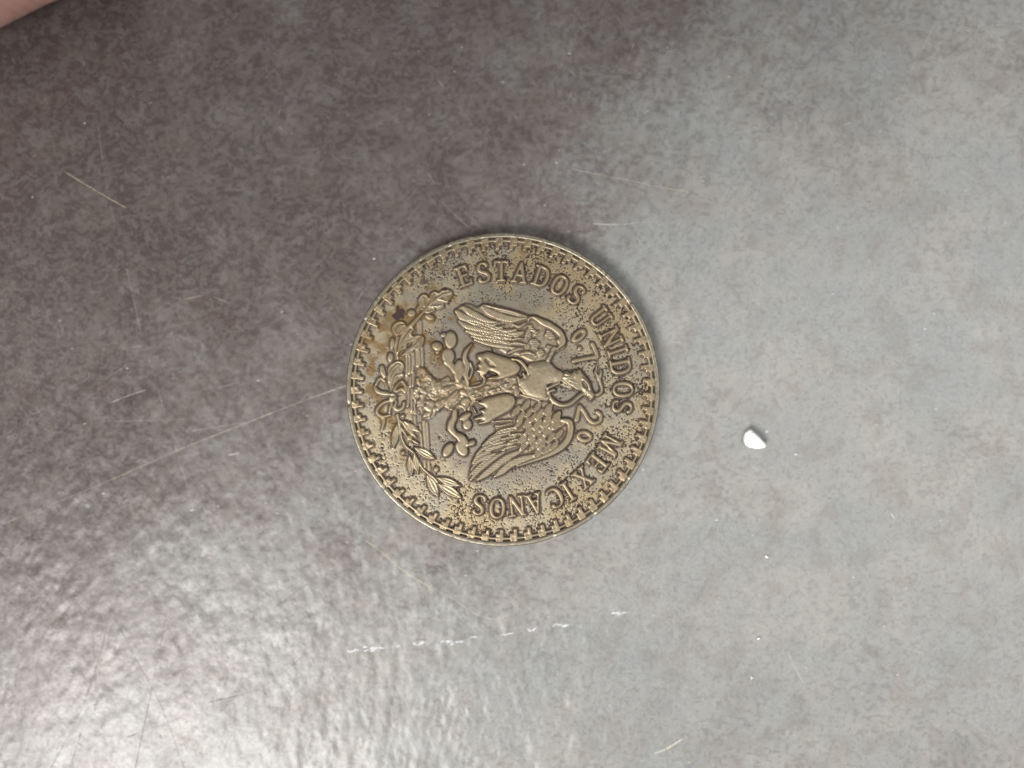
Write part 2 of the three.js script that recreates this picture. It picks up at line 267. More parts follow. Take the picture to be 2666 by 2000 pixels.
// cactus
{
  const O = { b: 0.06, h: 0.2, w: 0.3 }, ca = part('cactus');
  emboss(ca, stroke(T1, [270, 1430, 360, 1530, 430, 1640], [90, 70, 60]), O);
  const pad = (s, o = O) => emboss(part('cactus_pad', ca), s, o);
  pad(ell(T1, 335, 985, 128, 178)); pad(ell(T1, 185, 885, 58, 44, -0.5), { ...O, h: 0.12 }); pad(ell(T1, 285, 1315, 135, 160, -0.2)); pad(ell(VA, 370, 655, 52, 118, 0.08)); pad(ell(T1, 60, 1120, 118, 92, 0.35)); pad(ell(T1, 70, 1235, 46, 44), { ...O, h: 0.16, b: 0.1 });
  const leaf = part('agave_leaf', ca); emboss(leaf, stroke(VA, [506, 380, 450, 450, 432, 520, 458, 600, 445, 690, 470, 780], [9, 22, 26, 30, 28, 16]), { ...O, h: 0.19, w: 0.22 });
  emboss(part('agave_leaf', ca), stroke(VA, [492, 570, 512, 640, 488, 730], [8, 13, 10]), { ...O, h: 0.16, w: 0.14 });
  const cl = part('cactus');
  emboss(cl, stroke(T3, [425, 860, 415, 1000, 360, 1110, 345, 1230, 420, 1340, 480, 1400], [55, 70, 78, 78, 60, 50]), { b: 0.08, h: 0.26, w: 0.32 });
  const pd = (s, o = { b: 0.1, h: 0.2, w: 0.3 }) => emboss(part('cactus_pad', cl), s, o);
  pd(stroke(T3, [480, 1370, 560, 1440, 600, 1510], [60, 92, 100])); pd(ell(T3, 640, 985, 140, 68, -0.5)); pd(ell(T3, 680, 1150, 98, 115)); pd(stroke(T3, [690, 1570, 790, 1525], [40, 62])); pd(ell(VA, 262, 1468, 48, 82, 0.55)); pd(ell(VA, 402, 1455, 56, 88, -0.55));
}
// eagle: tail, wings, body, legs, head
{
  const tail = part('eagle_tail');
  emboss(tail, poly(VA, [480, 810, 620, 755, 800, 740, 980, 700, 1010, 850, 960, 920, 860, 890, 700, 910, 560, 960, 490, 1010, 470, 900]), { h: 0.1, w: 0.3, rough: 0.1 });
  for (const a of [[740, 700, 75, 48, 0.5], [860, 790, 100, 42, -0.2], [1020, 750, 75, 48, 0.3], [350, 920, 90, 40, -0.4], [590, 840, 70, 34, -0.7], [250, 1100, 30, 30, 0], [950, 570, 80, 30, 0], [1240, 620, 70, 40, -0.4], [1350, 800, 90, 42, 0.2], [1540, 500, 30, 80, -0.2], [480, 985, 110, 22, -0.2], [1120, 660, 70, 35, -0.5], [430, 790, 70, 30, -0.6], [730, 900, 40, 30, 0], [1450, 680, 60, 40, -0.4], [1250, 480, 90, 30, -0.3]])
    emboss(part('tail_feather', tail), blob(LG, ...a), { b: 0.08, h: 0.13, w: 0.16, over: true, hatch: 0.01 });

  const wu = part('wing', -1, 'wing above the body with long raked feathers');
  emboss(wu, poly(VC, [592, 440, 620, 414, 665, 410, 700, 425, 730, 408, 790, 415, 850, 430, 920, 450, 960, 465, 1010, 475, 1060, 500, 1100, 530, 1130, 570, 1145, 605, 1135, 630, 1105, 645, 1088, 655, 1072, 690, 1060, 720, 1010, 712, 960, 692, 900, 665, 855, 662, 815, 640, 770, 622, 720, 602, 680, 575, 650, 545, 625, 510, 600, 475]), { h: 0.12, w: 0.25, rough: 0.06 });
  const fw = (V, a, r, o) => { const s = stroke(V, a, r); emboss(part('feather', wu), s, { b: 0.1, h: 0.17, w: 0.2, over: true, hatch: 0.026, hang: 0.55, per: 0.17, ...o }); };
  fw(T1, [840, 980, 1100, 1060, 1350, 1110, 1640, 1150], [40, 55, 55, 35]); fw(T1, [780, 905, 1000, 950, 1300, 1010, 1600, 1060], [38, 55, 55, 35]);
  fw(T1, [670, 800, 850, 850, 1150, 900, 1500, 960], [42, 58, 55, 40]); fw(T1, [510, 595, 640, 690, 900, 760, 1250, 830, 1600, 900], [30, 62, 60, 55, 35]);
  fw(T1, [1020, 885, 1150, 920, 1320, 970], [18, 36, 20]); fw(T1, [1170, 850, 1300, 862, 1430, 870], [18, 38, 20]); fw(T1, [1390, 930, 1510, 950, 1650, 985], [20, 40, 20]); fw(T1, [880, 820, 1020, 850, 1140, 880], [16, 30, 16]); fw(T1, [1060, 1000, 1200, 1020, 1400, 1050], [14, 26, 16]);
  fw(T1, [460, 395, 560, 490, 800, 590, 1050, 690, 1400, 770], [45, 82, 70, 58, 35]); fw(T1, [690, 610, 850, 660, 1040, 720, 1200, 780], [16, 36, 40, 20]); fw(T1, [900, 690, 1050, 740, 1210, 790], [16, 36, 20]);
  fw(T1, [590, 310, 720, 400, 900, 500, 1100, 590, 1350, 640], [42, 76, 76, 52, 25]); fw(T1, [1050, 645, 1200, 680, 1340, 630], [20, 44, 18]); fw(T1, [1240, 720, 1340, 730, 1450, 690], [16, 36, 18]);
  fw(T1, [1350, 780, 1500, 805, 1690, 770], [20, 50, 24]); fw(T1, [1530, 860, 1680, 890, 1830, 860], [18, 48, 24]);
  fw(T1, [985, 305, 1120, 400, 1350, 500, 1600, 560, 1880, 540], [42, 78, 90, 76, 30]); fw(T1, [1010, 262, 1300, 335, 1600, 405, 1900, 500], [18, 27, 27, 18], { hatch: 0 }); fw(T1, [1180, 350, 1500, 425, 1880, 520], [12, 18, 14], { hatch: 0 });
  fw(T2, [120, 660, 250, 712, 380, 640], [14, 44, 28]); fw(T2, [10, 850, 180, 850, 330, 820], [14, 52, 28]); fw(T2, [20, 1080, 160, 1050, 380, 1085], [20, 46, 25]); fw(T2, [30, 1260, 200, 1180, 330, 1160], [34, 44, 25]); fw(T2, [290, 1270, 430, 1250, 560, 1290], [34, 44, 22]); fw(T2, [60, 990, 200, 960, 330, 960], [14, 34, 20]);
  const cov = (V, ...a) => { const s = blob(V, ...a); s.axis = 2.6; emboss(part('covert_feather', wu), s, { b: 0.1, h: 0.16, w: 0.16, over: true, hatch: 0.035, per: 0.2, tilt: 0.06 }); };
  cov(T2, 520, 780, 70, 60, 0.3); cov(T2, 430, 850, 75, 120, 0.3); cov(T2, 570, 1070, 118, 128); cov(T2, 620, 830, 60, 40, -0.4); cov(T2, 870, 870, 120, 78, 0.45); cov(T2, 690, 1250, 92, 78); cov(T2, 860, 1130, 66, 48, -0.2); cov(T2, 480, 700, 55, 45, 0);
  emboss(part('wing_arm', wu), poly(T2, [410, 560, 430, 510, 560, 485, 700, 540, 850, 590, 960, 660, 1080, 740, 1150, 810, 1205, 920, 1215, 1050, 1150, 1130, 1010, 1190, 1050, 1090, 1010, 1000, 1060, 930, 900, 780, 760, 720, 640, 640, 520, 560, 440, 610]), { b: 0.14, h: 0.2, w: 0.3, over: true });
  emboss(part('wing_shoulder', wu), stroke(T2, [970, 1160, 900, 1300, 850, 1400, 830, 1520], [50, 45, 45, 40]), { b: 0.12, h: 0.16, w: 0.2, over: true, hatch: 0.015, per: 0.3 });

  const wl = part('wing', -1, 'wing below the body with fanned feathers');
  emboss(wl, poly(VA, [485, 1791, 480, 1731, 495, 1656, 510, 1581, 545, 1521, 610, 1431, 675, 1356, 745, 1296, 755, 1241, 740, 1211, 705, 1170, 760, 1130, 880, 1080, 940, 1020, 960, 950, 1060, 930, 1200, 965, 1300, 975, 1330, 1030, 1370, 1090, 1430, 1145, 1500, 1140, 1545, 1180, 1557, 1250, 1535, 1330, 1490, 1410, 1420, 1475, 1330, 1530, 1200, 1575, 1060, 1615, 940, 1655, 850, 1700, 760, 1750, 730, 1745, 725, 1715, 680, 1740, 620, 1775, 570, 1790, 540, 1775, 505, 1790]), { h: 0.12, w: 0.25, rough: 0.06 });
  const gw = (a, r, o) => { const s = stroke(WW, a, r); emboss(part('feather', wl), s, { b: 0.1, h: 0.17, w: 0.2, over: true, hatch: 0.026, hang: 0.5, per: 0.17, ...o }); };
  gw([650, 150, 800, 130, 1060, 110], [22, 28, 20]); gw([725, 235, 850, 225, 1050, 165], [42, 30, 18]); gw([720, 370, 850, 310, 1000, 280, 1200, 240], [22, 36, 34, 22]); gw([580, 480, 750, 400, 950, 340, 1150, 300], [24, 42, 36, 24]);
  gw([1000, 420, 1120, 400, 1250, 390], [18, 34, 20]); gw([450, 630, 600, 510, 780, 430, 1000, 380], [24, 46, 46, 28]); gw([850, 500, 980, 470, 1130, 450], [18, 36, 20]); gw([520, 620, 650, 560, 820, 490], [20, 36, 28]); gw([1000, 540, 1120, 510, 1240, 500], [16, 32, 18]);
  gw([600, 650, 760, 580, 920, 540], [22, 42, 24]); gw([310, 830, 450, 700, 620, 620], [24, 46, 36]); gw([880, 620, 1000, 590, 1150, 570], [20, 40, 22]); gw([500, 770, 620, 690, 780, 650, 950, 600], [34, 62, 52, 28]); gw([240, 990, 330, 870, 450, 800, 610, 760], [24, 46, 42, 22]);
  gw([210, 1120, 350, 960, 520, 860, 700, 800], [24, 46, 50, 28]); gw([850, 720, 980, 670, 1150, 640], [22, 44, 26]); gw([220, 1200, 420, 1030, 620, 900, 830, 790], [28, 46, 52, 32]); gw([210, 1330, 330, 1180, 500, 1030, 700, 880, 900, 760], [34, 56, 58, 52, 32]);
  gw([350, 1330, 520, 1210, 720, 1050, 950, 880, 1200, 760, 1310, 700], [40, 76, 82, 72, 50, 22], { hatch: 0.026 }); gw([700, 1270, 850, 1160, 1050, 1000, 1300, 900, 1560, 830], [34, 76, 82, 72, 40], { hatch: 0.022 });
  const R = rng(5);
  for (const [u, v, k = 1] of [[960, 1070], [1060, 1010], [1095, 1085], [1180, 1025], [1205, 1105], [1290, 1050], [1290, 1125], [1375, 1130], [990, 1190], [1080, 1185], [1090, 1265], [1180, 1205], [1185, 1275], [1270, 1185], [1030, 1345], [1120, 1350], [1210, 1350], [1320, 1345], [1400, 1310], [1045, 1415], [1135, 1430], [1225, 1410], [1280, 1460], [1355, 1425], [1190, 1490], [1295, 1262, 1.25], [1385, 1215], [1440, 1195, 0.75], [1010, 1125], [1140, 1140], [1240, 1240], [1130, 1310], [1250, 1320], [1340, 1200], [1165, 1400]].sort((p, q) => p[0] - 0.4 * p[1] - q[0] + 0.4 * q[1])) {
    const w = 34 * k * (0.85 + 0.3 * R()), s = stroke(VA, [u + 30 * k, v - 42 * k, u + 6, v - 4, u - 26 * k, v + 34 * k], [w * 0.7, w * 1.1, w * 0.72]);
    emboss(part('covert_feather', wl), s, { b: 0.11, h: 0.17, w: 0.17, over: true, hatch: 0.026, per: 0.18, hang: 0.35, tilt: 0.08 });
  }
  emboss(part('wing_arm', wl), stroke(VA, [1440, 1160, 1510, 1182, 1524, 1260, 1495, 1360, 1425, 1440, 1320, 1505, 1150, 1572, 980, 1632], [22, 36, 36, 38, 38, 30, 22, 14]), { b: 0.13, h: 0.19, w: 0.26, over: true });

  const body = part('eagle_body');
  emboss(body, poly(VA, [1090, 580, 1180, 560, 1290, 555, 1380, 630, 1440, 665, 1430, 765, 1290, 800, 1275, 880, 1300, 960, 1200, 955, 1060, 915, 1000, 850, 985, 745, 1060, 695, 1080, 630]), { b: 0.12, h: 0.26, w: 0.9, over: true, rough: 0.03 });
  for (const a of [[980, 715, 1000, 785], [1000, 830, 1055, 885], [1010, 900, 1080, 920, 1140, 930], [1100, 920, 1200, 955], [1180, 950, 1290, 930], [1035, 680, 1070, 745], [1120, 895, 1230, 930], [1010, 780, 1050, 830], [1040, 850, 1110, 900], [1320, 690, 1400, 730], [1300, 640, 1390, 680], [1240, 770, 1330, 765], [1290, 830, 1400, 780], [1300, 870, 1350, 850], [1150, 880, 1250, 900]])
    emboss(part('breast_feather', body), stroke(VA, a, [11, 15, 9]), { b: 0.22, h: 0.1, w: 0.1 });
  emboss(part('leg_ridge', body), stroke(VA, [915, 528, 1000, 552, 1055, 610, 1095, 690], [10, 20, 22, 14]), { b: 0.14, h: 0.18, w: 0.16, over: true });

  const lg1 = part('eagle_leg'), lg2 = part('eagle_leg');
  emboss(lg1, poly(VA, [565, 485, 620, 470, 680, 458, 780, 490, 880, 520, 960, 560, 1008, 620, 985, 680, 900, 718, 820, 742, 740, 748, 665, 738, 700, 712, 770, 700, 720, 670, 690, 660, 655, 695, 600, 690, 548, 655, 575, 625, 560, 590, 590, 560, 562, 530]), { b: 0.12, h: 0.26, w: 0.45, over: true, rough: 0.02 });
  emboss(lg2, poly(VA, [640, 935, 720, 915, 780, 900, 880, 888, 940, 915, 962, 970, 925, 1045, 850, 1095, 745, 1152, 690, 1190, 610, 1205, 560, 1195, 620, 1165, 530, 1160, 560, 1125, 610, 1095, 585, 1060, 640, 1035, 560, 985, 600, 965]), { b: 0.12, h: 0.28, w: 0.45, over: true, rough: 0.02 });
  emboss(-1, stroke(VA, [655, 545, 700, 590, 740, 610], [14, 22, 6]), { h: -0.12, w: 0.15, add: true }); emboss(-1, stroke(VA, [680, 672, 720, 680, 770, 692], [8, 14, 5]), { h: -0.1, w: 0.1, add: true });
  const claw = (leg, V, a, r) => emboss(part('claw', leg), stroke(V, a, r), { b: 0.1, h: 0.17, w: 0.14 });
  claw(lg1, VA, [598, 690, 635, 730, 625, 785, 580, 812, 500, 825], [12, 15, 15, 13, 8]); claw(lg2, LG, [330, 1250, 360, 1330, 410, 1400], [16, 24, 14]); claw(lg2, LG, [370, 1565, 460, 1545, 570, 1530], [30, 46, 40]); claw(lg2, LG, [540, 1660, 620, 1620, 720, 1560], [40, 56, 40]); claw(lg2, LG, [430, 1090, 530, 1150, 650, 1190], [26, 34, 16]);

  const sn = part('snake');
  emboss(sn, stroke(HD, [-40, 1000, 10, 1170, 120, 1300, 280, 1388, 430, 1400, 580, 1350, 720, 1240, 850, 1130, 960, 1085, 1080, 1080], [50, 60, 62, 62, 62, 62, 60, 58, 52, 45]), { b: 0.03, h: 0.24, w: 0.26 });
  emboss(sn, stroke(HD, [1200, 1120, 1330, 1105, 1412, 1030, 1424, 920, 1390, 820, 1360, 700], [38, 46, 46, 44, 40, 44]), { h: 0.18, w: 0.2 });
  emboss(part('snake_head', sn), poly(HD, [1310, 730, 1265, 590, 1225, 465, 1250, 470, 1310, 560, 1340, 570, 1368, 500, 1388, 415, 1412, 440, 1435, 560, 1400, 680, 1370, 750]), { h: 0.16, w: 0.14 });
  emboss(part('tongue', sn), stroke(HD, [1278, 450, 1285, 345, 1330, 270], [15, 15, 12]), { h: 0.1, w: 0.06 });
  for (const [a, r] of [[[0, 1045, 180, 1000], 30], [[-40, 925, 120, 880, 260, 835, 380, 850], 34], [[410, 885, 580, 920], 22], [[500, 972, 620, 955], 18]]) emboss(sn, stroke(HD, a, r), { b: 0.02, h: 0.16, w: 0.14 });

  const hd = part('eagle_head');
  emboss(hd, poly(HD, [325, 640, 355, 560, 420, 495, 500, 485, 580, 530, 640, 500, 690, 445, 740, 480, 790, 435, 850, 445, 890, 510, 950, 580, 1010, 650, 1070, 730, 1120, 820, 1150, 940, 1180, 1020, 1220, 1080, 1235, 1150, 1200, 1220, 1130, 1275, 1080, 1265, 1055, 1190, 1000, 1180, 960, 1080, 880, 1020, 800, 1010, 720, 985, 650, 925, 560, 892, 440, 850, 370, 800, 325, 720]), { b: 0.1, h: 0.26, w: 0.5, rough: 0.03 });
  emboss(part('eye', hd), stroke(HD, [925, 785, 960, 860, 1010, 930], [34, 52, 28]), { h: -0.14, w: 0.2, add: true });
  emboss(part('brow', hd), stroke(HD, [915, 690, 1040, 820, 1110, 970], [26, 34, 26]), { h: 0.07, w: 0.14, add: true });
  emboss(part('beak', hd), poly(HD, [1000, 1010, 1100, 1030, 1190, 1060, 1230, 1150, 1195, 1215, 1130, 1270, 1085, 1255, 1070, 1170, 1010, 1140]), { h: 0.06, w: 0.2, add: true });
  for (const a of [[560, 730, 640, 770, 710, 800], [660, 900, 740, 950, 850, 1000], [380, 640, 470, 660, 590, 640], [690, 520, 720, 580, 700, 640], [350, 740, 400, 810, 480, 840], [430, 560, 520, 580, 600, 600]]) emboss(part('head_feather', hd), stroke(HD, a, [14, 24, 14]), { h: 0.06, w: 0.1, add: true });
  emboss(-1, stroke(HD, [570, 790, 650, 815, 720, 825], 10), { h: -0.06, w: 0.06, add: true }); emboss(-1, stroke(HD, [1085, 1180, 1130, 1210, 1160, 1240], 12), { h: -0.08, w: 0.06, add: true });
}
// wreath: oak branch, bow, laurel branch
{
  const oak = part('oak_branch'), lf = (V, a) => { const id = part('oak_leaf', oak); emboss(id, poly(V, a), { h: 0.17, w: 0.11, dish: 0.045, rough: 0.03, over: false }); return id; };
  const l1 = lf(T7, [870, 620, 855, 520, 930, 435, 1005, 450, 1040, 500, 1075, 410, 1150, 385, 1205, 410, 1260, 368, 1370, 355, 1445, 405, 1430, 485, 1375, 535, 1370, 585, 1300, 590, 1290, 665, 1200, 688, 1130, 665, 1145, 710, 1060, 755, 960, 752, 900, 700, 850, 740, 820, 690, 850, 640]);
  const l2 = lf(T7, [398, 1000, 470, 922, 560, 900, 640, 955, 610, 1060, 545, 1125, 470, 1150, 415, 1095]);
  const l4 = lf(T7, [780, 1165, 900, 1145, 955, 1190, 930, 1310, 860, 1385, 770, 1400, 755, 1445, 680, 1495, 600, 1500, 540, 1540, 640, 1400, 740, 1310]);
  const l3 = lf(T7, [490, 1480, 515, 1270, 560, 1130, 640, 1020, 720, 985, 785, 1045, 735, 1120, 785, 1180, 740, 1255, 660, 1290, 645, 1365, 560, 1410]);
  const l5 = lf(T5, [385, 720, 400, 590, 480, 520, 590, 468, 695, 508, 725, 600, 680, 735, 725, 780, 620, 850, 540, 930, 470, 1085, 430, 1040, 378, 900]);
  const rib = (id, V, a, r = 14) => emboss(id, stroke(V, a, r), { b: 0.1, h: 0.1, w: 0.07 });
  rib(l1, T7, [1040, 630, 1180, 510, 1300, 440, 1400, 410]); rib(l1, T7, [960, 640, 950, 560, 940, 500], 10); rib(l1, T7, [1060, 600, 1090, 520, 1130, 450], 9); rib(l1, T7, [1050, 650, 1150, 640, 1250, 630], 9); rib(l1, T7, [1200, 520, 1280, 540, 1340, 560], 8);
  rib(l2, T7, [450, 1110, 490, 1030, 560, 980, 620, 975], 12); rib(l3, T7, [500, 1440, 560, 1300, 640, 1180, 720, 1060], 14); rib(l4, T7, [600, 1480, 740, 1370, 860, 1260, 900, 1190], 13); rib(l5, T5, [455, 1060, 450, 900, 500, 740, 640, 560], 18); rib(l5, T5, [490, 1000, 520, 860, 560, 780, 700, 740], 14); rib(l5, T5, [420, 900, 430, 740, 500, 620, 600, 540], 14);
  emboss(oak, stroke(T7, [735, 975, 900, 790, 1050, 620, 1180, 500], [42, 28, 20, 10]), { h: 0.2, w: 0.16 }); emboss(oak, stroke(T7, [490, 1180, 470, 1300, 460, 1400, 500, 1540], [24, 22, 18, 22]), { h: 0.14, w: 0.12 }); emboss(oak, stroke(T7, [640, 1010, 690, 985, 740, 975], 20), { h: 0.14, w: 0.12 });
  for (const a of [[T7, 735, 765, 74, 66, 0], [T7, 1050, 830, 92, 54, 0.35], [T7, 400, 1290, 42, 108, 0.05], [T7, 370, 1530, 52, 88, 0]]) emboss(part('acorn', oak), ell(...a), { h: 0.2, w: 0.24 });
  emboss(part('acorn', oak), stroke(T5, [262, 600, 280, 700, 325, 790], [46, 60, 36]), { h: 0.19, w: 0.22 });

  const bow = part('ribbon_bow'), rb = (a, r, o) => emboss(part('ribbon', bow), stroke(T5, a, r), { h: 0.17, w: 0.16, ...o });
  rb([390, 1150, 260, 1130, 160, 1080, 115, 990], [42, 46, 46, 24]); rb([150, 950, 200, 860, 250, 830, 320, 890], [26, 36, 34, 30]); rb([570, 1100, 680, 1050, 740, 1110], [28, 42, 32]); rb([690, 890, 755, 1000, 750, 1120], [30, 32, 28]); rb([510, 1100, 560, 1000, 640, 910], [18, 26, 22]);
  rb([430, 1290, 300, 1330, 190, 1440, 165, 1530, 260, 1610, 440, 1590], [28, 34, 38, 36, 36, 22]); rb([470, 1330, 440, 1430, 420, 1530], [24, 30, 26]); rb([565, 1310, 530, 1430, 600, 1480, 700, 1420, 720, 1330], [22, 40, 42, 38, 30]);
  emboss(part('knot', bow), ell(T5, 490, 1215, 82, 98, 0.1), { b: 0.02, h: 0.22, w: 0.22 }); emboss(-1, stroke(T5, [430, 1180, 490, 1195, 560, 1180], 14), { h: -0.08, w: 0.08, add: true });
  emboss(part('ribbon', bow), stroke(Q3, [325, 265, 385, 320, 372, 430], [14, 20, 8]), { h: 0.11, w: 0.1 });

  const lau = part('laurel_branch');
  emboss(lau, stroke(T6, [490, 0, 535, 200, 565, 400, 640, 550, 760, 650, 870, 830, 930, 930, 1030, 1020, 1130, 1100, 1200, 1190], [26, 20, 18, 18, 16, 16, 18, 18, 14, 10]), { h: 0.15, w: 0.12 });
  for (const a of [[490, 150, 420, 580, 120], [540, 90, 830, 410, 84], [600, 105, 905, 320, 84], [560, 210, 655, 380, 50], [780, 565, 1145, 765, 130], [700, 690, 735, 1065, 112], [780, 640, 850, 1035, 100], [1000, 1030, 1200, 1425, 150], [1190, 1190, 1605, 1440, 150], [1165, 1085, 1590, 1235, 118], [720, 420, 880, 520, 50]]) emboss(part('laurel_leaf', lau), lens(T6, ...a), { h: 0.16, w: 0.1, dish: 0.05, rib: 0.045 });
  for (const a of [[700, 400, 50, 50], [590, 655, 38, 36], [1165, 945, 45, 45], [585, 20, 32, 30]]) emboss(part('berry', lau), ell(T6, ...a), { h: 0.15, w: 0.16 });
}
// wear: corrosion pits in the field, soft edges from striking and handling
const speckAt = (x, y) => {                                                // where the field is pitted
  const r = Math.hypot(x, y), a = Math.atan2(-y, x);
  const side = 0.55 + 0.45 * Math.cos(a + 0.25), zone = clamp(0.25 + 0.75 * sstep(7, 12.5, r) * (0.35 + 0.65 * side) + 0.25 * sstep(-9, -12, -Math.abs(y)) - 0.5 * sstep(-6, -12, x) * sstep(8, -8, y));
  const cl = fbm(x / 1.6, y / 1.6, 131, 3), v = fbm(x / 0.135, y / 0.135, 141, 2) + 0.12 * (vn(x / 0.07, y / 0.07, 147) - 0.5);
  return sstep(0.645, 0.72, v + 0.42 * (cl - 0.5) + 0.2 * (zone - 0.75));
};
for (let j = 0; j < NV; j++) for (let i = 0; i < NV; i++) {
  const k = j * NV + i, x = i * ST - 17, y = j * ST - 17;
  if (LB[k] === 0) H[k] -= 0.022 * speckAt(x, y);
  H[k] = 1.08 * H[k] + 0.012 * (fbm(x / 0.5, y / 0.5, 151, 3) - 0.5) + 0.03 * sstep(10, 16, Math.hypot(x, y));
}
{
  const B = new Float32Array(H.length), K = [0.25, 0.5, 0.25];
  for (let pass = 0; pass < 3; pass++) {
    for (let j = 0; j < NV; j++) for (let i = 0; i < NV; i++) { const k = j * NV + i; B[k] = i && i < N ? K[0] * H[k - 1] + K[1] * H[k] + K[2] * H[k + 1] : H[k]; }
    for (let j = 0; j < NV; j++) for (let i = 0; i < NV; i++) { const k = j * NV + i; H[k] = j && j < N ? K[0] * B[k - NV] + K[1] * B[k] + K[2] * B[k + NV] : B[k]; }
  }
}
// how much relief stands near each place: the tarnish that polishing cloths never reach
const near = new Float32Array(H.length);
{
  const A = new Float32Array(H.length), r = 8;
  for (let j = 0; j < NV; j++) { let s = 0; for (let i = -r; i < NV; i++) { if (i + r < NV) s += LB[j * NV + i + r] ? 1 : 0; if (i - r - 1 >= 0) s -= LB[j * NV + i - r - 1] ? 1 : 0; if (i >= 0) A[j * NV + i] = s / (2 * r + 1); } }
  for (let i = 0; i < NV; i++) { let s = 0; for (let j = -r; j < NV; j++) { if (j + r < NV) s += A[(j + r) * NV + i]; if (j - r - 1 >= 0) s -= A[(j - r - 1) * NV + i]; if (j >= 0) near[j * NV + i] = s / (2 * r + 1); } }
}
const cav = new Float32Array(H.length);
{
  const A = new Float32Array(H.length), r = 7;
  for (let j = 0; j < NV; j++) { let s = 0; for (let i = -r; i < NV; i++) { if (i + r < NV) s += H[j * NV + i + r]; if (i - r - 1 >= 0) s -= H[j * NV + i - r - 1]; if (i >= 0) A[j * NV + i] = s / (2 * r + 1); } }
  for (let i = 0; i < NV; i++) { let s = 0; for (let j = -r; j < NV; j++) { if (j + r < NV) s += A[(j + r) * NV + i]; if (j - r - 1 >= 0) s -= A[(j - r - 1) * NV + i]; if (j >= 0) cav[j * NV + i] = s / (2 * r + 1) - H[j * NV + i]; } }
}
function coinMaterial() {
  const S = 1500, col = new Uint8Array(S * S * 4), rgh = new Uint8Array(S * S * 4);
  for (let j = 0; j < S; j++) for (let i = 0; i < S; i++) {
    const x = (i + 0.5) / S * 34 - 17, y = (j + 0.5) / S * 34 - 17, r = Math.hypot(x, y), k = (j * S + i) * 4;
    const gi = clamp(Math.round((x + 17) / ST), 0, N), gj = clamp(Math.round((y + 17) / ST), 0, N), g = gj * NV + gi, lab = LB[g], nr = near[g];
    const n1 = fbm(x / 2.4, y / 2.4, 201, 4), n2 = fbm(x / 0.6, y / 0.6, 211, 3), n3 = fbm(x / 0.22, y / 0.22, 221, 2), n4 = fbm(x / 4, y / 4, 231, 3);
    let c = mix3([0.385, 0.33, 0.235], [0.38, 0.30, 0.185], sstep(0.4, 0.62, n4));
    c = mix3(c, [0.225, 0.197, 0.165], (lab ? 0.25 : 0.7) * sstep(0.35, 0.62, n1 + 0.55 * (0.5 - sstep(7.5, 12.5, r))));   // greyer toning over the middle of the field
    c = mix3(c, [0.30, 0.28, 0.235], 0.5 * sstep(0.5, 0.66, n1));
    if (lab > 0 && (parts[lab].name === 'letter' || parts[lab].name === 'border_step' || parts[lab].name === 'numeral')) c = mix3(c, [0.33, 0.25, 0.155], 0.6);
    if (lab > 0) c = mix3(c, [0.295, 0.235, 0.155], 0.6);                     // the relief is toned browner than the flat field
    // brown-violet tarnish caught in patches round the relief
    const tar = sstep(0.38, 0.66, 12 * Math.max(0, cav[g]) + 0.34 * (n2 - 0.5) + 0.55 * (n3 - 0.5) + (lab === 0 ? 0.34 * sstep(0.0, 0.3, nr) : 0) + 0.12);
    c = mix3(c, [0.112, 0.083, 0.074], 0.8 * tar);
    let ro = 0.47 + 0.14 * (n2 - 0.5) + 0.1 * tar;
    if (lab === 0) { const sp = speckAt(x, y); c = mix3(c, [0.062, 0.047, 0.04], 0.92 * sp); ro += 0.25 * sp; }
    // rust-brown stain along the side by the bow, with its dark blot
    const an = Math.atan2(-y, x) * 180 / Math.PI, aa = an < 0 ? an + 360 : an;
    const st = sstep(0.41, 0.66, fbm(x / 1.1, y / 1.1, 241, 4) + 0.16 * sstep(11.5, 13.2, r) * sstep(15.6, 14.6, r) * sstep(100, 135, aa) * sstep(215, 175, aa) - 0.1 * sstep(15, 40, Math.abs(aa - 155)) - 0.06) * sstep(60, 100, aa) * sstep(235, 200, aa);
    c = mix3(c, [0.19, 0.118, 0.045], (lab ? 0.45 : 0.8) * st); ro += 0.12 * st;
    const bl = Math.hypot(x + 11.35, y + 8.25) + 0.9 * (fbm(x / 0.5, y / 0.5, 251, 3) - 0.5), b2 = Math.hypot((x + 8.45) / 1.2, y + 11.75) + 0.7 * (n2 - 0.5), b3 = Math.hypot(x + 6.35, (y + 10.9) / 0.8) + 0.6 * (n2 - 0.5);
    const bb = Math.max(sstep(0.72, 0.52, bl), 0.8 * sstep(0.45, 0.3, b2), 0.7 * sstep(0.4, 0.28, b3)); c = mix3(c, [0.075, 0.05, 0.05], 0.92 * bb); ro += 0.2 * bb;
    const m = 1 + 0.18 * (n3 - 0.5) + 0.1 * (hash(i, j, 5) - 0.5);
    for (let q = 0; q < 3; q++) { col[k + q] = toSrgb(c[q] * m); rgh[k + q] = 255 * clamp(ro, 0.2, 1); } col[k + 3] = rgh[k + 3] = 255;
  }
  const tex = (d) => { const t = new THREE.DataTexture(d, S, S, THREE.RGBAFormat); t.magFilter = THREE.LinearFilter; t.flipY = true; t.needsUpdate = true; return t; };
  const map = tex(col); map.colorSpace = THREE.SRGBColorSpace; const rm = tex(rgh); rm.colorSpace = THREE.NoColorSpace;
  return new THREE.MeshStandardMaterial({ map, roughnessMap: rm, roughness: 1, metalness: 0.83 });
}
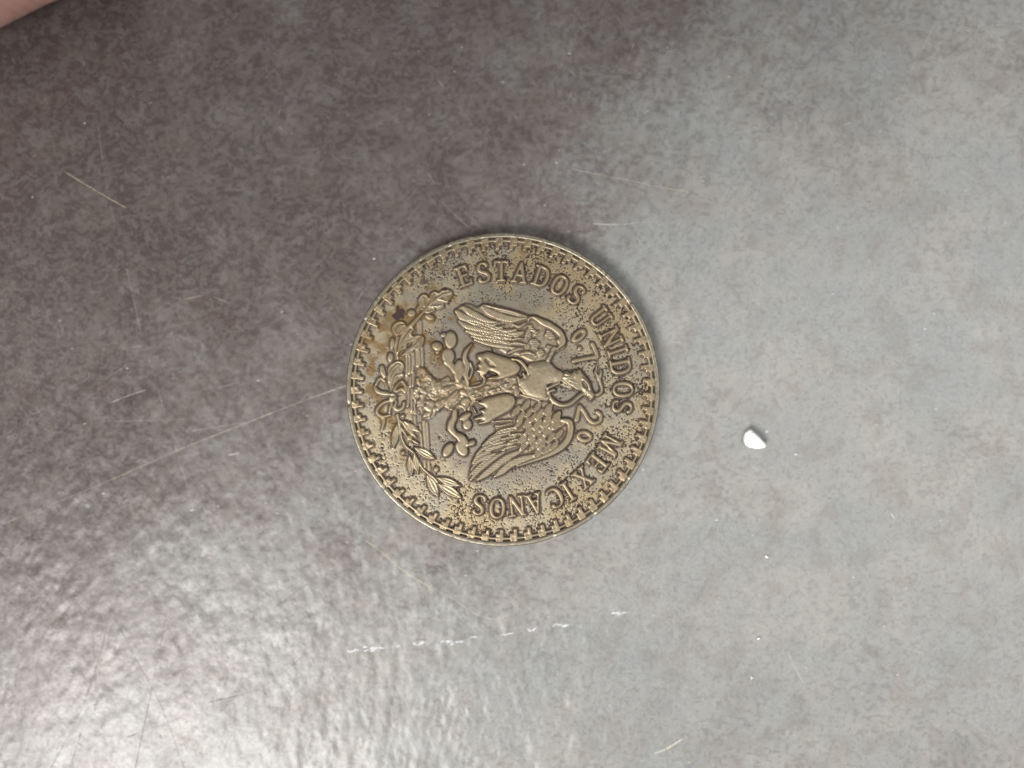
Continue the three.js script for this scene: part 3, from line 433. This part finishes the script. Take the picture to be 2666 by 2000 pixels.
function lipMaterial() {                                                    // the rim lip, rubbed cleaner than the face
  const S = 700, col = new Uint8Array(S * S * 4);
  for (let j = 0; j < S; j++) for (let i = 0; i < S; i++) {
    const x = (i + 0.5) / S * 34 - 17, y = (j + 0.5) / S * 34 - 17, n = fbm(x / 0.9, y / 0.9, 261, 3), f = fbm(x / 0.2, y / 0.2, 271, 2);
    let c = mix3([0.28, 0.245, 0.185], [0.34, 0.305, 0.245], sstep(0.4, 0.6, n)); c = mix3(c, [0.16, 0.13, 0.10], 0.6 * sstep(0.58, 0.72, 0.6 * f + 0.5 * n));
    const k = (j * S + i) * 4; for (let q = 0; q < 3; q++) col[k + q] = toSrgb(c[q] * (0.92 + 0.16 * f)); col[k + 3] = 255;
  }
  const t = new THREE.DataTexture(col, S, S, THREE.RGBAFormat); t.magFilter = THREE.LinearFilter; t.flipY = true; t.colorSpace = THREE.SRGBColorSpace; t.needsUpdate = true;
  return new THREE.MeshStandardMaterial({ map: t, roughness: 0.42, metalness: 0.85 });
}
const coin = new THREE.Group(); coin.name = 'coin';
coin.userData = { label: 'tarnished silver coin with raised eagle, snake and cactus lying face up', category: 'coin' };
scene.add(coin);
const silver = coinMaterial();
{
  const nm = (i, j) => { const a = Math.max(i - 1, 0), b = Math.min(i + 1, N), c = Math.max(j - 1, 0), d = Math.min(j + 1, N), gx = (H[j * NV + b] - H[j * NV + a]) / ((b - a) * ST), gy = (H[d * NV + i] - H[c * NV + i]) / ((d - c) * ST), l = Math.hypot(gx, gy, 1); return [-gx / l, 1 / l, -gy / l]; };
  const cells = parts.map(() => []);
  for (let j = 0; j < N; j++) for (let i = 0; i < N; i++) { const x = (i + 0.5) * ST - 17, y = (j + 0.5) * ST - 17; if (x * x + y * y < 16.45 * 16.45) cells[LB[j * NV + i]].push(j * N + i); }
  const stamp = new Int32Array(NV * NV).fill(-1), where = new Int32Array(NV * NV), made = [];
  const spare = { border_step: 1, letter: 1 };
  parts.forEach((p, id) => {
    const list = cells[id]; if (list.length < 6) { made.push(null); return; }
    const pos = [], nor = [], uv = [], idx = [];
    const vert = (i, j) => { const k = j * NV + i; if (stamp[k] !== id) { stamp[k] = id; where[k] = pos.length / 3; const x = i * ST - 17, y = j * ST - 17; pos.push(x * MM, (FIELD + H[k]) * MM, y * MM); nor.push(...nm(i, j)); uv.push(x / 34 + 0.5, 0.5 - y / 34); } return where[k]; };
    for (const c of list) { const i = c % N, j = (c - i) / N, a = vert(i, j), b = vert(i + 1, j), d = vert(i, j + 1), e = vert(i + 1, j + 1); idx.push(a, d, b, b, d, e); }
    const g = new THREE.BufferGeometry();
    g.setAttribute('position', new THREE.Float32BufferAttribute(pos, 3)); g.setAttribute('normal', new THREE.Float32BufferAttribute(nor, 3)); g.setAttribute('uv', new THREE.Float32BufferAttribute(uv, 2)); g.setIndex(idx);
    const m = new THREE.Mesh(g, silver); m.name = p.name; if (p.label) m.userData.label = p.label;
    made.push(m); const host = p.parent >= 0 ? made[p.parent] : null; (host ?? coin).add(m);
  });
  // rim and edge: a turned profile with small dents
  const prof = [[16.3, -0.08], [16.36, 0.0], [16.4, 0.06], [16.44, 0.2], [16.5, 0.27], [16.6, 0.3], [16.8, 0.305], [16.89, 0.28], [16.95, 0.22], [16.99, 0.12], [17.0, 0.0], [17.0, -1.55], [16.97, -1.68], [16.9, -1.77], [16.75, -1.8], [0.001, -1.8]];
  const SEG = 720, pos = [], uv = [], idx = [];
  prof.forEach(([r, h], q) => { for (let s = 0; s <= SEG; s++) {
    const a = (s % SEG) / SEG * 2 * Math.PI, c = Math.cos(a), d = Math.sin(a), nk = sstep(0.7, 0.86, fbm(c * 22 + 50, d * 22 + 50, 301, 2)), w = fbm(c * 40 + 90, d * 40, 311, 3) - 0.5, rim = q > 2 && q < 11;
    const rr = r - (rim && r > 16.8 ? 0.09 * nk + 0.03 * w : 0) + (rim && r <= 16.6 ? 0.03 * w : 0), hh = h - (rim && h > 0.1 ? 0.07 * nk + 0.03 * w : 0);
    pos.push(rr * c * MM, (FIELD + hh) * MM, rr * d * MM); uv.push(r * c / 34 + 0.5, 0.5 - r * d / 34);
    if (q && s) { const n = SEG + 1, A = (q - 1) * n + s - 1, B = A + 1, C = q * n + s - 1, D = C + 1; idx.push(A, B, C, B, D, C); }
  } });
  const g = new THREE.BufferGeometry(); g.setAttribute('position', new THREE.Float32BufferAttribute(pos, 3)); g.setAttribute('uv', new THREE.Float32BufferAttribute(uv, 2)); g.setIndex(idx); g.computeVertexNormals();
  const m = new THREE.Mesh(g, lipMaterial()); m.name = 'rim'; coin.add(m);
}
shadows(coin);

// ------------------------------------------------------------------ panel lamp mirrored at front left; added panel at right fills in for pale ceiling
function panelLamp(label, w, d, radiance, glow, [x, y, z], turn) {
  const g = new THREE.Group(); g.name = scene.getObjectByName('panel_lamp') ? 'panel_lamp_001' : 'panel_lamp'; g.userData = { label, category: 'lamp' };
  const housing = new THREE.Mesh(new RoundedBoxGeometry(w + 0.05, 0.05, d + 0.05, 2, 0.01), new THREE.MeshStandardMaterial({ color: 0xdedede, roughness: 0.5 })); housing.name = 'housing'; housing.position.y = 0.03;
  const diff = new THREE.Mesh(new THREE.BoxGeometry(w, 0.006, d), new THREE.MeshStandardMaterial({ color: 0xffffff, emissive: new THREE.Color(1, 0.97, 0.93), emissiveIntensity: glow, roughness: 0.6 })); diff.name = 'diffuser';
  g.add(housing, diff);
  const L = new THREE.RectAreaLight(new THREE.Color(1, 0.97, 0.93), radiance, w, d); L.position.y = -0.006; L.rotation.x = -Math.PI / 2; g.add(L);
  g.position.set(x, y, z); g.rotation.y = turn; scene.add(g); shadows(g);
}
panelLamp('bright rectangular panel lamp hanging over the bow side of the coin', 0.9, 0.85, 23, 1, [-0.7, 1.3, 0.88], 0.1);
panelLamp('added dim panel standing in for a bright ceiling over the crumb side of the coin', 1.3, 1.8, 1.25, 1, [1.1, 1.9, 0], 0);  // added source for the pale veil on the right side
// ------------------------------------------------------------------ the phone that takes the picture: its shade and dark mirror image lie over one side of the tabletop
{
  const ph = new THREE.Group(); ph.name = 'phone'; ph.userData = { label: 'black phone held flat above the coin with its lens facing down', category: 'phone' };
  const black = new THREE.MeshPhysicalMaterial({ color: new THREE.Color().setRGB(0.018, 0.018, 0.02), roughness: 0.4 }), glass = new THREE.MeshPhysicalMaterial({ color: new THREE.Color().setRGB(0.01, 0.01, 0.012), roughness: 0.06 });
  const add = (name, geo, m, x, y, z) => { const o = new THREE.Mesh(geo, m); o.name = name; o.position.set(x * MM, y * MM, z * MM); ph.add(o); return o; };
  add('body', new RoundedBoxGeometry(0.150, 0.008, 0.074, 4, 0.0038), black, -63, 4.2, -7);
  add('screen', new RoundedBoxGeometry(0.143, 0.0008, 0.067, 2, 0.0004), glass, -63, 8.5, -7);
  add('camera_bump', new RoundedBoxGeometry(0.020, 0.002, 0.034, 3, 0.0009), black, 0, -0.6, 8);
  for (const z of [0, 15]) { const o = add('lens', new THREE.CylinderGeometry(0.0055, 0.0055, 0.0006, 40), glass, 0, -1.8, z); }
  ph.position.set(camera.position.x, camera.position.y + 6 * MM, camera.position.z); scene.add(shadows(ph));
}
// ------------------------------------------------------------------ white crumb
{
  const ico = new THREE.IcosahedronGeometry(1, 9); ico.deleteAttribute('uv'); ico.deleteAttribute('normal'); const g = mergeVertices(ico, 1e-4), p = g.attributes.position, v = new THREE.Vector3();
  const out = [[-0.64, -1.15], [-0.95, -0.95], [-1.17, -0.49], [-1.26, 0.06], [-1.14, 0.49], [-0.95, 0.77], [-0.34, 0.98], [0.25, 1.06], [0.71, 0.98], [1.1, 0.86], [1.14, 0.5], [0.8, 0.15], [0.28, -0.43], [-0.09, -0.74], [-0.4, -1.04]], cu = new THREE.CatmullRomCurve3(out.map(([x, y]) => new THREE.Vector3(x, 0, y)), true), L = cu.getPoints(120);
  for (let i = 0; i < p.count; i++) {
    v.fromBufferAttribute(p, i); const a = Math.atan2(v.z, v.x), q = Math.hypot(v.x, v.z); let best = L[0], bd = 9;
    for (const t of L) { const da = Math.abs(Math.atan2(Math.sin(Math.atan2(t.z, t.x) - a), Math.cos(Math.atan2(t.z, t.x) - a))); if (da < bd) { bd = da; best = t; } }
    const R = Math.hypot(best.x, best.z), s = Math.pow(q, 0.7) * R, nz = 1 + 0.2 * (fbm(v.x * 3.5 + 7, v.z * 3.5 + v.y * 4, 401, 3) - 0.5);
    p.setXYZ(i, Math.cos(a) * s * nz, Math.max(v.y, -0.7) * 0.75 * nz, Math.sin(a) * s * nz);
  }
  g.computeVertexNormals(); g.scale(MM, MM, MM); g.computeBoundingBox();
  const m = new THREE.Mesh(g, new THREE.MeshPhysicalMaterial({ color: new THREE.Color().setRGB(0.93, 0.93, 0.91), roughness: 0.6 })); m.name = 'white_crumb'; m.userData = { label: 'small smooth white crumb lying beside the coin', category: 'crumb' };
  m.position.set(((1963 - 1333) * TK + 0.976) * MM, -g.boundingBox.min.y, ((1143 - 1000) * TK - 0.602) * MM); scene.add(shadows(m));
}
{
  const base = scene.getObjectByName('white_crumb');
  [[1996, 1449, 0.15], [1974, 1661, 0.14], [1956, 1764, 0.12]].forEach(([u, v, k], i) => {
    const c = base.clone(); c.name = 'white_speck' + (i ? '_00' + i : ''); c.scale.setScalar(k); c.rotation.y = i * 1.3; c.userData = { label: 'tiny white speck of dust on the pale part of the tabletop', category: 'speck', group: 'white specks beyond the crumb' };
    c.position.set(((u - 1333) * TK + 0.976) * MM, base.position.y * k, ((v - 1000) * TK - 0.602) * MM); scene.add(c);
  });
}
// ------------------------------------------------------------------ the hand that steadies the tabletop: one finger reaches into the corner of the picture
{
  const fingers = [
    [[-118, 20, -16.3, 10.8], [-81.4, 19, -32.3, 9.4], [-59.4, 12, -42.6, 8.6], [-42, 9.2, -47.6, 7.6]],
    [[-122, 22, -38, 11], [-80, 21, -58, 9.6], [-56, 13, -70, 8.5], [-39, 8.8, -78.5, 7.1]],
    [[-130, 20, -58, 10.5], [-92, 19.5, -80, 9.2], [-70, 13, -93, 8.1], [-55, 8.6, -101.5, 6.8]],
    [[-142, 17, -76, 9.6], [-113, 15.5, -97, 8.2], [-98, 11, -108, 7.3], [-86, 7.8, -116, 6.2]],
    [[-186, 18, 8, 15], [-150, 15, 25, 12], [-119, 12, 30, 10.4], [-98, 9.4, 29.5, 8.2]]];
  const bones = [];
  const bone = (a, b) => bones.push([a, b]);
  for (const f of fingers) for (let i = 0; i < 3; i++) bone(f[i], f[i + 1]);
  const wr = [-208, 24, -14, 20], wr2 = [-206, 23, -30, 19];
  for (const f of fingers.slice(0, 4)) bone(wr2, [f[0][0], f[0][1] - 3, f[0][2], 12.5]);
  bone(wr, fingers[4][0]); bone(wr, [-135, 17, -24, 13]); bone(wr, wr2); bone(wr, [-345, 34, -4, 29]); bone(wr2, [-345, 33, -30, 28]); bone([-190, 18, -62, 13], [-146, 16, -74, 11]); bone(wr2, [-190, 18, -62, 13]);
  const sd = (x, y, z) => {                                             // smooth union of tapered bones, negative inside
    let acc = 0; const k = 0.32;
    for (const [a, b] of bones) {
      const ex = b[0] - a[0], ey = b[1] - a[1], ez = b[2] - a[2], t = clamp(((x - a[0]) * ex + (y - a[1]) * ey + (z - a[2]) * ez) / (ex * ex + ey * ey + ez * ez));
      const d = Math.hypot(x - a[0] - t * ex, y - a[1] - t * ey, z - a[2] - t * ez) - lerp(a[3], b[3], t); acc += Math.exp(-k * d);
    }
    return Math.max(-Math.log(acc) / k, 0.6 - y);
  };
  const res = 112, lo = [-352, -6, -132], hi = [-28, 74, 52], mc = new MarchingCubes(res, new THREE.MeshStandardMaterial(), false, false, 400000);
  const coord = (i, c) => lo[c] + (hi[c] - lo[c]) * (i / (res / 2) - 1 + 1) / 2;
  for (let k = 0; k < res; k++) for (let j = 0; j < res; j++) for (let i = 0; i < res; i++) mc.field[i + j * res + k * res * res] = -sd(coord(i, 0), coord(j, 1), coord(k, 2));
  mc.isolation = 0; mc.update();
  const pos = [], nor = [], uv = [];
  for (let v = 0; v < mc.count; v++) {
    const q = [0, 1, 2].map((c) => lo[c] + (hi[c] - lo[c]) * (mc.positionArray[v * 3 + c] + 1) / 2), e = 0.5, g = [sd(q[0] + e, q[1], q[2]) - sd(q[0] - e, q[1], q[2]), sd(q[0], q[1] + e, q[2]) - sd(q[0], q[1] - e, q[2]), sd(q[0], q[1], q[2] + e) - sd(q[0], q[1], q[2] - e)], l = Math.hypot(...g) || 1;
    pos.push((q[0] + 0.976) * MM, q[1] * MM, (q[2] - 1.8) * MM); nor.push(g[0] / l, g[1] / l, g[2] / l); uv.push(q[0] / 40, q[2] / 40);
  }
  const g = new THREE.BufferGeometry(); g.setAttribute('position', new THREE.Float32BufferAttribute(pos, 3)); g.setAttribute('normal', new THREE.Float32BufferAttribute(nor, 3)); g.setAttribute('uv', new THREE.Float32BufferAttribute(uv, 2));
  const S = 256, cd = new Uint8Array(S * S * 4), bd = new Float32Array(S * S);
  for (let j = 0; j < S; j++) for (let i = 0; i < S; i++) { const n = fbm(i / 20, j / 20, 501, 3), f = fbm(i / 3, j / 3, 511, 2), c = mix3([0.66, 0.36, 0.31], [0.74, 0.43, 0.375], n), k = (j * S + i) * 4; for (let q = 0; q < 3; q++) cd[k + q] = toSrgb(c[q] * (0.95 + 0.1 * f)); cd[k + 3] = 255; bd[j * S + i] = f; }
  const ct = new THREE.DataTexture(cd, S, S, THREE.RGBAFormat), bt = new THREE.DataTexture(bd, S, S, THREE.RedFormat, THREE.FloatType); ct.colorSpace = THREE.SRGBColorSpace;
  for (const t of [ct, bt]) { t.wrapS = t.wrapT = THREE.MirroredRepeatWrapping; t.magFilter = THREE.LinearFilter; t.needsUpdate = true; }
  const skin = new THREE.MeshPhysicalMaterial({ map: ct, bumpMap: bt, bumpScale: 0.0002, roughness: 0.55, sheen: 0.2, sheenColor: new THREE.Color(0.8, 0.5, 0.4), sheenRoughness: 0.5 });
  const hand = new THREE.Mesh(g, skin); hand.name = 'person_hand'; hand.userData = { label: 'bare hand lying palm down on the tabletop, one fingertip in view', category: 'hand' };
  const nailM = new THREE.MeshPhysicalMaterial({ color: new THREE.Color().setRGB(0.68, 0.45, 0.38), roughness: 0.3, clearcoat: 0.3 });
  for (const f of fingers) {
    const a = new THREE.Vector3(f[2][0], f[2][1], f[2][2]), b = new THREE.Vector3(f[3][0], f[3][1], f[3][2]), d = b.clone().sub(a).normalize(), up = new THREE.Vector3(0, 1, 0).addScaledVector(d, -d.y).normalize(), n = new THREE.Mesh(new THREE.SphereGeometry(1, 24, 12), nailM);
    n.name = 'fingernail'; n.matrixAutoUpdate = true; n.scale.set(6.4 * MM, 1.3 * MM, 4.9 * MM); n.quaternion.setFromRotationMatrix(new THREE.Matrix4().makeBasis(d, up, new THREE.Vector3().crossVectors(d, up)));
    b.addScaledVector(up, f[3][3] - 0.5).add(new THREE.Vector3(0.976, 0, -1.8)); n.position.copy(b).multiplyScalar(MM); hand.add(n);
  }
  const cuff = [[30, 0], [35, 1], [37, 6], [36, 20], [38, 60], [39, 95], [36, 97], [35, 95], [33, 20], [30, 4], [30, 0]].map(([r, y]) => new THREE.Vector2(r * MM, y * MM));
  const sl = new THREE.Mesh(new THREE.LatheGeometry(cuff, 48), new THREE.MeshStandardMaterial({ color: new THREE.Color().setRGB(0.05, 0.055, 0.07), roughness: 0.95 })); sl.name = 'sleeve_cuff'; sl.rotation.z = Math.PI / 2; sl.scale.set(1, 1, 1.25); sl.position.set(-0.262, 0.0405, -0.0195); hand.add(sl);
  scene.add(shadows(hand));
}
renderer.render(scene, camera);
